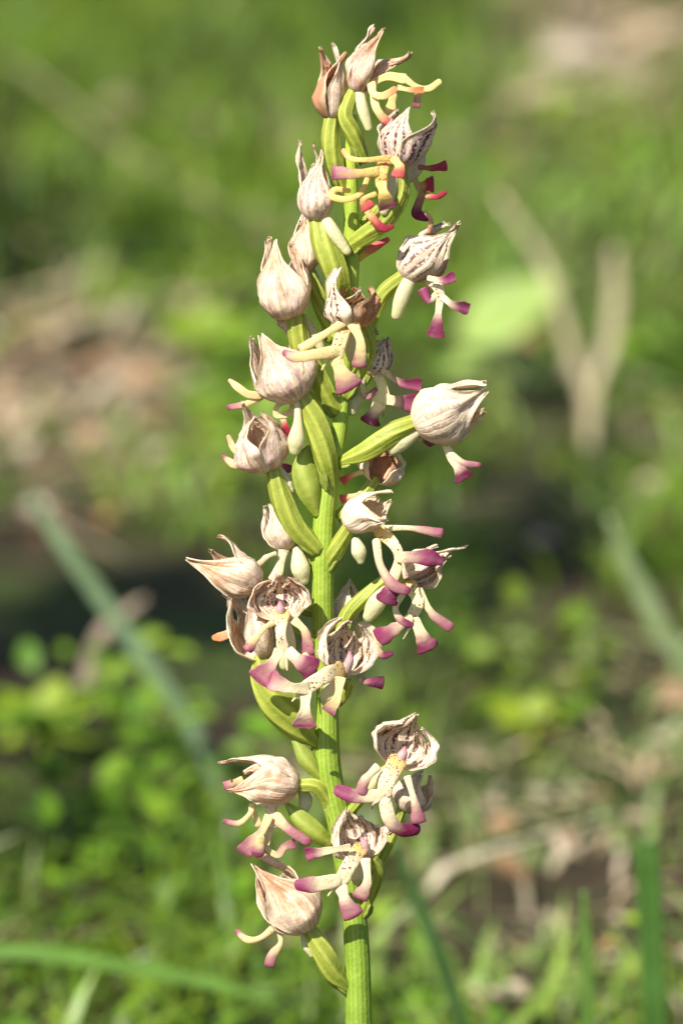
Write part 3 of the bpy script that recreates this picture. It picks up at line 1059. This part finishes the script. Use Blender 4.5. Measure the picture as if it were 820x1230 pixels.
flower(K1, dict(b=(474, 615, 34), t=(500, 375, 30), W=98, f=(.3, .4, -.5), gap=4, wi=.2, lil=.9, st=1.0, pw=2.6, rt=.3, tips=[(515, 380, 44), (612, 398, 26), (470, 390, 30)]),
       ov=([(270, 950, 4), (340, 895, 16), (420, 830, 24), (478, 730, 28), (484, 620, 30)], [30, 42, 44, 40, 26]),
       lip=[([(445, 575, 46), (405, 625, 54), (402, 690, 54)], [32, 32, 28], 'B', 0, YEL), ([(435, 580, 50), (340, 588, 56), (275, 582, 54), (246, 548, 52)], [15, 14, 14, 10], 'O', .5),
            ([(450, 578, 52), (476, 615, 58), (470, 655, 60)], [22, 26, 26], 'S', .4), ([(390, 635, 54), (290, 645, 58), (205, 640, 60)], [24, 26, 27], 'K', .45, YEL),
            ([(402, 680, 54), (412, 730, 54), (430, 780, 52)], [26, 28, 38], 'K', .6, YEL), ([(345, 665, 44), (318, 725, 48), (260, 750, 48), (200, 738, 44), (215, 710, 40), (270, 715, 40)], [12, 15, 18, 18, 15, 10], 'C', .3, YEL),
            ([(380, 725, 42), (330, 750, 42), (350, 785, 44)], [14, 16, 30], 'S', .3), ([(340, 790, 40), (370, 830, 40), (410, 868, 42), (448, 862, 42)], [16, 24, 20, 10], 'R', 0)],
       spur=([(455, 650, 34), (440, 720, 38), (415, 800, 36)], [28, 26, 22]), col=YEL, lab='flower with dark purple-striped hood and yellow lip')
flower(K1, dict(b=(515, 680, -4), t=(575, 470, -8), W=42, f=(.9, .4, .1), gap=34, wi=.12, lil=.15, st=.1),
       ov=([(330, 850, -4), (420, 760, -10), (500, 680, -10)], [20, 22, 22]),
       lip=[([(530, 640, 2), (550, 690, 2), (575, 720, 2)], [18, 17, 16], 'C', .3, (.55, .42, .18)), ([(545, 615, 2), (605, 622, 2), (668, 612, 4)], [13, 16, 20], 'R', .2, (.5, .25, .12)),
            ([(570, 700, 6), (595, 692, 10), (612, 690, 12)], [26, 36, 34], 'R', 0), ([(590, 735, 8), (630, 740, 8), (664, 722, 8)], [16, 15, 11], 'R', 0),
            ([(575, 720, 2), (556, 765, 2), (548, 808, 2), (590, 828, 2)], [16, 24, 28, 14], 'D', .2, (.5, .3, .15)), ([(580, 800, 0), (606, 835, 0), (598, 885, 0)], [9, 13, 8], 'T', 0),
            ([(300, 990, -16), (350, 960, -16), (428, 915, -14)], [26, 26, 12], 'S', .2, (.7, .55, .1))], col=(.6, .45, .2))
# --- upper left
flower(K1, dict(b=(137, 838, 12), t=(125, 545, 12), W=74, f=(.9, .2, .5), gap=6, wi=.25, lil=.75, st=.45, um=.34, pw=1.15, rt=.08, tips=[(72, 520, 6), (126, 535, 16), (162, 560, 10)]),
       ov=([(255, 1160, 4), (215, 1040, 18), (165, 920, 16), (140, 835, 12)], [40, 56, 54, 36]), spur=([(165, 815, 16), (205, 880, 24), (262, 962, 26)], [28, 28, 22]))
flower(K2, dict(b=(365, 295, -16), t=(372, 55, -16), W=66, f=(.9, .2, .5), gap=6, wi=.3, lil=.3), ov=([(490, 560, -6), (430, 430, -14), (375, 290, -16)], [34, 40, 30]))
flower(K2, dict(b=(302, 490, 16), t=(240, 200, 16), W=108, f=(.7, .5, .4), gap=6, wi=.3, lil=.6, st=.1, um=.38, tips=[(212, 178, 14), (243, 176, 22), (300, 190, 6)]),
       ov=([(490, 860, 2), (430, 760, 8), (350, 610, 14), (322, 480, 16)], [40, 48, 46, 40]), spur=([(360, 485, 4), (400, 560, 4), (425, 600, 6)], [22, 26, 22]))
flower(K2, dict(b=(560, 530, 46), t=(545, 320, 42), W=100, f=(.05, .4, .9), gap=8, wi=.22, wis=(.1, .85, .08, .9, .9), lil=.35, st=.9, um=.40, pw=2.2, rt=.3, tips=[(497, 283, 46), (625, 372, 50), (585, 375, 62)]),
       ov=([(525, 800, 10), (590, 700, 18), (630, 610, 26), (605, 510, 38)], [24, 28, 28, 26]),
       lip=[([(535, 500, 64), (505, 585, 72), (490, 650, 72)], [38, 34, 36], 'B', 0, (0.66, 0.55, 0.27)), ([(525, 500, 66), (430, 560, 72), (345, 612, 74)], [22, 20, 17], 'C'),
            ([(490, 622, 72), (400, 636, 78), (325, 645, 80), (280, 628, 80)], [30, 31, 28, 14], 'K', .45), ([(560, 510, 66), (592, 590, 68), (582, 685, 66)], [30, 23, 26], 'K', .75), ([(490, 650, 72), (515, 715, 72), (548, 770, 70)], [34, 44, 52], 'K', .3),
            ([(455, 650, 74), (432, 698, 76)], [10, 3], 'C')],
       spur=([(550, 540, 48), (548, 600, 50), (555, 650, 48)], [24, 26, 22]), col=(0.66, 0.55, 0.27), lab='flower with rusty brown folded hood edge in front of the stem')
flower(K2, dict(b=(340, 822, 18), t=(205, 570, 16), W=118, f=(-.5, .8, .3), gap=6, wi=.22, lil=.95, st=.2, um=.44, tips=[(148, 570, 16), (185, 565, 30), (252, 500, 4)]))
flower(K4, None, ov=([(600, 545, 10), (575, 400, 18), (530, 230, 18), (470, 100, 18)], [34, 60, 64, 46]),
       lip=[([(320, 95, 6), (210, 100, 10), (150, 65, 12), (106, 28, 12)], [20, 27, 24, 10], 'T', .7), ([(260, 112, 4), (185, 145, 4), (100, 162, 6)], [18, 22, 14], 'K', .5), ([(400, 120, 6), (345, 150, 10), (335, 200, 10), (400, 190, 10), (420, 150, 8)], [20, 20, 18, 18, 16], 'C'), ([(360, 200, 4), (380, 260, 4), (388, 330, 4)], [16, 24, 22], 'R', .1)],
       spur=([(440, 130, 24), (442, 230, 28), (434, 320, 30), (428, 370, 30)], [22, 24, 44, 36]), extra_ov=([(535, 690, 10), (495, 560, 14), (470, 440, 12), (500, 360, 6)], [18, 62, 56, 20]), col=CRM)
flower(K4, dict(b=(295, 478, 18), t=(205, 180, 16), W=132, f=(.1, .4, .9), gap=6, wi=.3, lil=.95, st=.2, um=.4, rt=.1, tips=[(172, 148, 22), (255, 205, 30), (238, 215, 8)]),
       ov=([(540, 860, 8), (430, 750, 14), (360, 610, 18), (318, 472, 18)], [44, 58, 56, 36]),
       lip=[([(200, 400, 0), (135, 375, 4), (100, 305, 6)], [20, 22, 12], 'T', .75), ([(210, 400, 2), (140, 445, 4), (74, 405, 8)], [24, 28, 12], 'K', .7), ([(340, 440, 2), (395, 465, 2)], [20, 24], 'M', 0)],
       spur=([(350, 460, 8), (385, 520, 10), (405, 570, 12)], [22, 28, 24]))
flower(K4, dict(b=(400, 860, -8), t=(290, 630, -10), W=84, f=(-.2, .9, .3), gap=10, wi=.1, lil=.4),
       ov=([(560, 960, -4), (500, 900, -6), (420, 850, -8)], [26, 32, 28]),
       lip=[([(375, 850, 0), (352, 950, 2), (325, 1020, 4)], [34, 28, 36], 'C', .3, WHT), ([(335, 880, 4), (285, 900, 6), (238, 948, 8)], [14, 16, 14], 'T', .6, WHT)],
       spur=([(440, 870, 4), (455, 950, 10), (470, 1010, 10)], [36, 50, 34]), col=WHT)
# --- middle left
flower(K5, dict(b=(385, 290, 18), t=(120, 190, 16), W=112, f=(.2, 1, .2), gap=6, wi=.38, lil=.35, st=.1, um=.42, tips=[(26, 172, 20), (190, 62, 6), (140, 130, 12)]), ov=([(640, 420, -6), (520, 370, -16), (400, 295, 0)], [26, 30, 28]))
flower(K5, dict(b=(405, 655, 12), t=(235, 370, 12), W=112, f=(-.3, .5, .8), gap=20, wi=.12, lil=.6, st=.35, um=.44, rt=.3, tips=[(205, 350, 14), (285, 320, 2), (240, 370, 26)]),
       ov=([(650, 1075, 4), (560, 985, 10), (465, 870, 14), (405, 760, 14), (385, 655, 14)], [36, 84, 104, 78, 44]), lip=[([(260, 520, 4), (195, 550, 4), (150, 558, 4)], [22, 32, 14], 'O', .2, (0.62, 0.37, 0.21))], extra_ov=([(690, 1260, 8), (610, 1160, 12), (560, 1060, 10)], [16, 40, 30]))
flower(K5, dict(b=(482, 470, 34), t=(470, 268, 48), W=142, f=(0, .25, 1), gap=82, wi=.32, lil=.3, st=.25, stin=1.0, um=.45, pw=2.2, rt=.35, tips=[]),
       ov=([(650, 570, 4), (610, 545, 8), (545, 510, 12)], [24, 26, 20]),
       lip=[([(485, 445, 58), (480, 530, 66), (490, 615, 64)], [56, 31, 38], 'B', 0, WHT), ([(445, 482, 64), (385, 525, 70), (315, 618, 72)], [20, 19, 24], 'M', .62, CRM), ([(545, 470, 56), (600, 530, 58), (618, 640, 58)], [26, 27, 27], 'K', .25, CRM),
            ([(475, 620, 64), (435, 690, 68), (372, 765, 70)], [32, 38, 56], 'K', .2, WHT), ([(515, 622, 64), (580, 680, 68), (645, 715, 68)], [34, 50, 52], 'M', .25, WHT), ([(505, 650, 68), (512, 718, 70)], [11, 3], 'C'), ([(600, 650, 60), (650, 672, 62)], [26, 18], 'M', 0)],
       spur=([(510, 480, 38), (520, 590, 40), (505, 690, 38)], [30, 38, 40]), col=WHT, lab='open flower facing forward with round spotted hood like a face')
flower(K6, dict(b=(160, 895, 46), t=(205, 670, 54), W=122, f=(.42, .35, .85), gap=72, wi=.08, lil=.3, st=.6, stin=.9, um=.45, pw=2.4, rt=.3, tips=[(135, 655, 60)]),
       ov=([(75, 1020, 6), (150, 1000, 20), (190, 930, 38)], [22, 26, 24]),
       lip=[([(140, 880, 74), (70, 905, 78), (-10, 955, 78)], [52, 42, 38], 'B', 0, WHT), ([(0, 955, 78), (-70, 955, 82), (-140, 935, 84), (-172, 920, 84)], [34, 34, 44, 36], 'K', .35, WHT), ([(-10, 970, 78), (-15, 1060, 80), (-18, 1125, 80)], [32, 34, 50], 'K', .45, WHT),
            ([(145, 910, 72), (130, 1000, 74), (92, 1062, 74)], [28, 24, 28], 'M', .75, CRM), ([(-45, 985, 82), (-72, 1015, 84)], [10, 3], 'C'), ([(230, 920, 30), (280, 930, 28), (335, 930, 26)], [16, 26, 26], 'P', 0)],
       spur=([(120, 930, 56), (95, 985, 58), (85, 1020, 56)], [34, 42, 30]), col=WHT, lab='open flower in front of the stem with dashed purple lines inside its hood')
# --- middle right
flower(K6, dict(b=(160, 225, 18), t=(365, 105, 22), W=86, f=(.4, 1, .2), gap=14, wi=.06, lil=.25, st=.12, um=.40, pw=2.6, rt=.35, tips=[(368, 82, 14), (345, 205, 44)]),
       ov=([(80, 420, 4), (120, 350, 10), (150, 290, 14), (180, 235, 18)], [22, 42, 36, 28]),
       lip=[([(320, 255, 30), (385, 315, 36), (408, 375, 36), (392, 435, 36)], [44, 30, 28, 28], 'B', 0, (0.66, 0.60, 0.37)), ([(345, 240, 32), (450, 240, 36), (540, 253, 36), (598, 264, 36)], [16, 18, 24, 22], 'K', .3), ([(305, 300, 42), (322, 405, 46), (375, 490, 50), (440, 520, 50)], [22, 25, 32, 22], 'K', .15),
            ([(405, 372, 38), (470, 370, 42), (535, 372, 44), (592, 388, 44)], [28, 38, 48, 22], 'P', .1), ([(392, 430, 38), (370, 510, 40), (346, 570, 40)], [28, 36, 44], 'P', .15), ([(425, 400, 40), (440, 455, 42)], [9, 3], 'K')],
       spur=([(215, 300, 20), (228, 345, 22), (235, 385, 22)], [32, 36, 22]), col=(0.66, 0.58, 0.35), lab='white-hooded flower with deep purple lip lobes beside the stem')
flower(K6, dict(b=(425, 470, -4), t=(690, 340, -4), W=86, f=(.1, .7, .8), gap=48, wi=.15, lil=.15, st=.45, stin=.8, um=.38, pw=1.1, rt=.06, tips=[(706, 325, -4), (560, 320, -12), (600, 400, 10)]),
       ov=([(130, 720, -2), (180, 620, -6), (260, 545, -8), (345, 480, -8), (425, 460, -4)], [24, 34, 38, 34, 26]),
       lip=[([(440, 480, 10), (490, 560, 16), (465, 640, 18)], [42, 34, 32], 'B', 0, (0.66, 0.58, 0.33)), ([(495, 515, 12), (555, 625, 12), (640, 688, 12)], [20, 24, 22], 'K', .3), ([(425, 535, 18), (390, 600, 20), (425, 662, 22), (480, 672, 20)], [15, 19, 25, 12], 'M', .3),
            ([(465, 640, 18), (390, 690, 20), (315, 735, 20)], [28, 36, 40], 'M', .25), ([(475, 645, 18), (510, 725, 18), (540, 780, 18)], [26, 42, 44], 'M', .25), ([(455, 685, 20), (425, 735, 20)], [9, 3], 'C')],
       spur=([(345, 520, -4), (305, 580, -2), (272, 635, -2)], [40, 44, 34]), col=(0.66, 0.58, 0.35))
flower(K6, dict(b=(165, 680, -30), t=(190, 475, -30), W=60, f=(.6, .6, .5), gap=8, wi=.25, lil=.5), ov=([(90, 760, -8), (130, 720, -20), (170, 675, -30)], [22, 24, 22]),
       lip=[([(240, 690, -24), (285, 720, -24), (300, 770, -24)], [46, 52, 36], 'C', .3, (.70, .58, .42)), ([(290, 760, -22), (330, 808, -20), (372, 800, -20)], [24, 24, 14], 'P', .1)])
# --- lower right
flower(K8, dict(b=(505, 300, 28), t=(585, 110, 30), W=138, f=(.05, .35, 1), gap=62, wi=.1, lil=.2, st=.3, stin=1.0, um=.46, pw=2.3, rt=.3, tips=[(598, 72, 34)]),
       ov=([(235, 560, 2), (330, 470, 8), (430, 340, 16), (490, 300, 26)], [22, 24, 24, 24]),
       lip=[([(510, 285, 54), (462, 375, 60), (450, 455, 60)], [58, 44, 36], 'B', 0, WHT), ([(425, 300, 58), (368, 360, 64), (345, 425, 66)], [24, 27, 26], 'K', .2), ([(430, 430, 60), (330, 435, 62), (250, 408, 62)], [34, 42, 32], 'P', .15), ([(555, 345, 52), (585, 450, 54), (608, 550, 54)], [20, 21, 29], 'K', .3),
            ([(455, 460, 58), (480, 545, 56), (530, 585, 52), (595, 582, 48)], [34, 44, 36, 30], 'D', .12), ([(425, 455, 60), (402, 470, 62), (398, 490, 62)], [9, 6, 3], 'K', .3)],
       spur=([(470, 320, 42), (430, 350, 44), (395, 390, 44)], [30, 36, 28]), col=WHT, lab='open flower on the right side with spotted hood and dark purple lip lobes')
flower(K8, dict(b=(540, 500, -28), t=(640, 330, -28), W=84, f=(.3, .6, .5), gap=10, wi=.05, lil=.6), ov=([(390, 830, -4), (450, 700, -16), (500, 580, -24), (530, 490, -28)], [24, 24, 24, 24]), lip=[([(540, 470, -20), (565, 495, -18)], [20, 16], 'P', .2)])
flower(K8, dict(b=(375, 710, 42), t=(310, 510, 50), W=122, f=(.5, .3, .85), gap=66, wi=.14, lil=.3, st=.7, stin=.8, um=.46, pw=2.4, rt=.35, tips=[(285, 503, 54), (480, 590, 58)]),
       ov=([(350, 960, 6), (400, 860, 16), (430, 770, 28), (400, 710, 38)], [22, 26, 26, 24]),
       lip=[([(345, 675, 68), (295, 745, 74), (255, 825, 74)], [48, 40, 40], 'B', 0, WHT), ([(300, 662, 70), (205, 676, 74), (105, 696, 74)], [20, 21, 26], 'P', .45), ([(240, 810, 76), (145, 828, 80), (70, 830, 80)], [34, 50, 28], 'P', .3), ([(368, 715, 70), (376, 815, 72), (342, 890, 72)], [27, 25, 34], 'K', .45), ([(258, 840, 74), (280, 905, 76), (315, 970, 76)], [36, 38, 44], 'K', .3), ([(225, 845, 76), (200, 880, 78)], [11, 3], 'C')],
       spur=([(340, 720, 50), (330, 790, 52), (328, 815, 52)], [28, 34, 24]), col=WHT, lab='open flower low in front of the stem with striped hood')
# --- lower left
flower(K7, dict(b=(448, 265, 18), t=(110, 195, 16), W=118, f=(.0, 1, .25), gap=14, wi=.34, lil=.4, st=.15, um=.40, pw=2.1, tips=[(66, 158, 10), (105, 285, 34), (120, 240, 10)]),
       ov=([(640, 440, 0), (590, 330, 6), (530, 265, 14), (445, 262, 18)], [36, 42, 40, 34]),
       lip=[([(310, 360, 18), (308, 420, 22), (300, 460, 24)], [36, 40, 34], 'C', 0, (0.66, 0.55, 0.37)), ([(215, 360, 22), (205, 400, 24), (150, 447, 26), (82, 436, 28)], [18, 17, 18, 13], 'K', .55), ([(220, 370, 18), (245, 450, 18)], [16, 20], 'C'), ([(300, 410, 28), (262, 490, 32), (205, 548, 34), (175, 590, 34)], [26, 28, 40, 34], 'K', .2), ([(258, 520, 36), (245, 590, 36)], [26, 36], 'K', .3),
            ([(335, 420, 22), (400, 480, 26), (490, 538, 28)], [38, 34, 24], 'K', .1), ([(310, 470, 20), (288, 560, 22), (340, 602, 22), (378, 560, 22), (425, 548, 22)], [20, 20, 22, 20, 22], 'K', .35), ([(170, 235, 4), (110, 255, 6), (82, 268, 8)], [26, 28, 22], 'K', 0)],
       spur=([(455, 270, 2), (480, 330, 4), (470, 385, 6)], [26, 36, 28]), extra_ov=([(600, 545, 8), (530, 490, 14), (450, 420, 16), (385, 350, 14)], [26, 46, 42, 10]), col=CRM, lab='cream flower with rusty hood pointing sideways and tangled pink lip')
flower(K7, dict(b=(500, 975, 18), t=(285, 650, 18), W=138, f=(-.4, .8, .4), gap=10, wi=.34, lil=.4, st=.12, um=.42, pw=1.9, tips=[(236, 668, 26), (272, 608, 6), (250, 680, 10)]),
       ov=([(700, 1270, 2), (620, 1190, 10), (565, 1080, 16), (495, 960, 18)], [26, 56, 60, 34]),
       lip=[([(345, 940, 20), (262, 1008, 24), (195, 1020, 26), (142, 978, 26)], [24, 20, 23, 14], 'K', .75), ([(335, 940, 18), (357, 1030, 20), (318, 1095, 22), (300, 1150, 22)], [20, 17, 30, 24], 'K', .4)],
       spur=([(470, 960, 6), (490, 1040, 8), (510, 1090, 10)], [28, 32, 22]), col=CRM, lab='lowest flower with plump cream hood')
# --- right side, upper half
flower(K3, dict(b=(350, 245, -4), t=(560, 55, -4), W=96, f=(.6, .8, .3), gap=20, wi=.2, lil=.5, st=.8, um=.42, pw=1.7, tips=[(578, 30, -6), (560, 60, 10)]),
       ov=([(195, 520, -4), (240, 400, -6), (280, 310, -6), (350, 245, -4)], [22, 28, 34, 26]),
       lip=[([(430, 235, 6), (495, 285, 10), (508, 345, 10)], [38, 28, 20], 'B', 0, WHT), ([(455, 252, 16), (520, 262, 18), (565, 248, 18)], [12, 20, 20], 'M', .15), ([(490, 320, 10), (462, 345, 10), (435, 298, 12)], [15, 20, 20], 'P', .15), ([(510, 325, 12), (560, 362, 14), (622, 378, 14)], [15, 21, 22], 'P', .2), ([(506, 345, 10), (496, 420, 10), (488, 490, 10)], [17, 24, 34], 'M', .3)],
       spur=([(395, 235, 2), (355, 320, 6), (328, 405, 6)], [32, 33, 26]), col=WHT, lab='flower on the right with striped hood and small magenta lip lobes')
flower(K3, dict(b=(215, 650, -14), t=(285, 490, -14), W=60, f=(.8, .5, .2), gap=20, wi=.2, lil=.3, st=.9, um=.4, pw=3.0, rt=.7),
       ov=([(110, 780, -6), (165, 710, -12), (212, 648, -14)], [20, 24, 24]),
       lip=[([(245, 635, -6), (272, 710, -4), (262, 765, -4)], [26, 30, 34], 'C', 0, (.76, .66, .36)), ([(270, 630, -4), (345, 682, -2), (425, 692, -2)], [13, 21, 24], 'P', .15), ([(280, 748, -2), (340, 760, 0), (395, 770, 0)], [25, 34, 36], 'P', .15), ([(255, 770, -2), (230, 820, -2), (218, 848, -2)], [30, 36, 34], 'P', .2), ([(180, 690, -2), (205, 738, -2), (243, 710, 0)], [14, 18, 10], 'K', .1), ([(275, 780, -2), (272, 820, -2)], [8, 3], 'K', .2)],
       spur=([(185, 670, -8), (160, 740, -6), (148, 795, -6)], [26, 36, 30]), col=(.76, .64, .36))
flower(K3, dict(b=(400, 860, 16), t=(660, 735, 16), W=118, f=(.3, 1, .2), gap=8, wi=.1, lil=.35, st=.35, um=.42, pw=2.2, rt=.3, tips=[(686, 685, 8), (688, 715, 20), (680, 800, 30)]),
       ov=([(95, 1010, 6), (200, 965, 14), (310, 890, 18), (400, 845, 16)], [18, 44, 48, 34]),
       lip=[([(520, 915, 16), (540, 960, 18), (560, 995, 18)], [24, 22, 22], 'C', 0, WHT), ([(548, 975, 20), (605, 1012, 22), (668, 1020, 22)], [17, 19, 11], 'K', .2), ([(552, 990, 20), (588, 1040, 20), (608, 1072, 20)], [20, 32, 36], 'M', .2), ([(430, 905, 4), (470, 925, 4)], [22, 22], 'P', 0)],
       spur=([(425, 875, 14), (360, 920, 16), (315, 955, 16)], [28, 36, 32]), col=WHT, lab='white flower pointing right on a bright green ovary')
flower(K3, dict(b=(245, 1095, -24), t=(305, 945, -24), W=92, f=(-.2, .1, 1), gap=34, wi=.3, wis=(1.0, .1, .1, 1., 1.), lil=.3, um=.42, pw=2.4, rt=.3),
       ov=([(90, 1230, -6), (170, 1165, -16), (245, 1085, -24)], [22, 28, 28]), lip=[([(200, 1045, -16), (145, 1062, -14), (104, 1088, -14)], [15, 15, 16], 'S', .35), ([(185, 1140, -10), (140, 1150, -10), (100, 1160, -10)], [14, 15, 16], 'S', .3)])
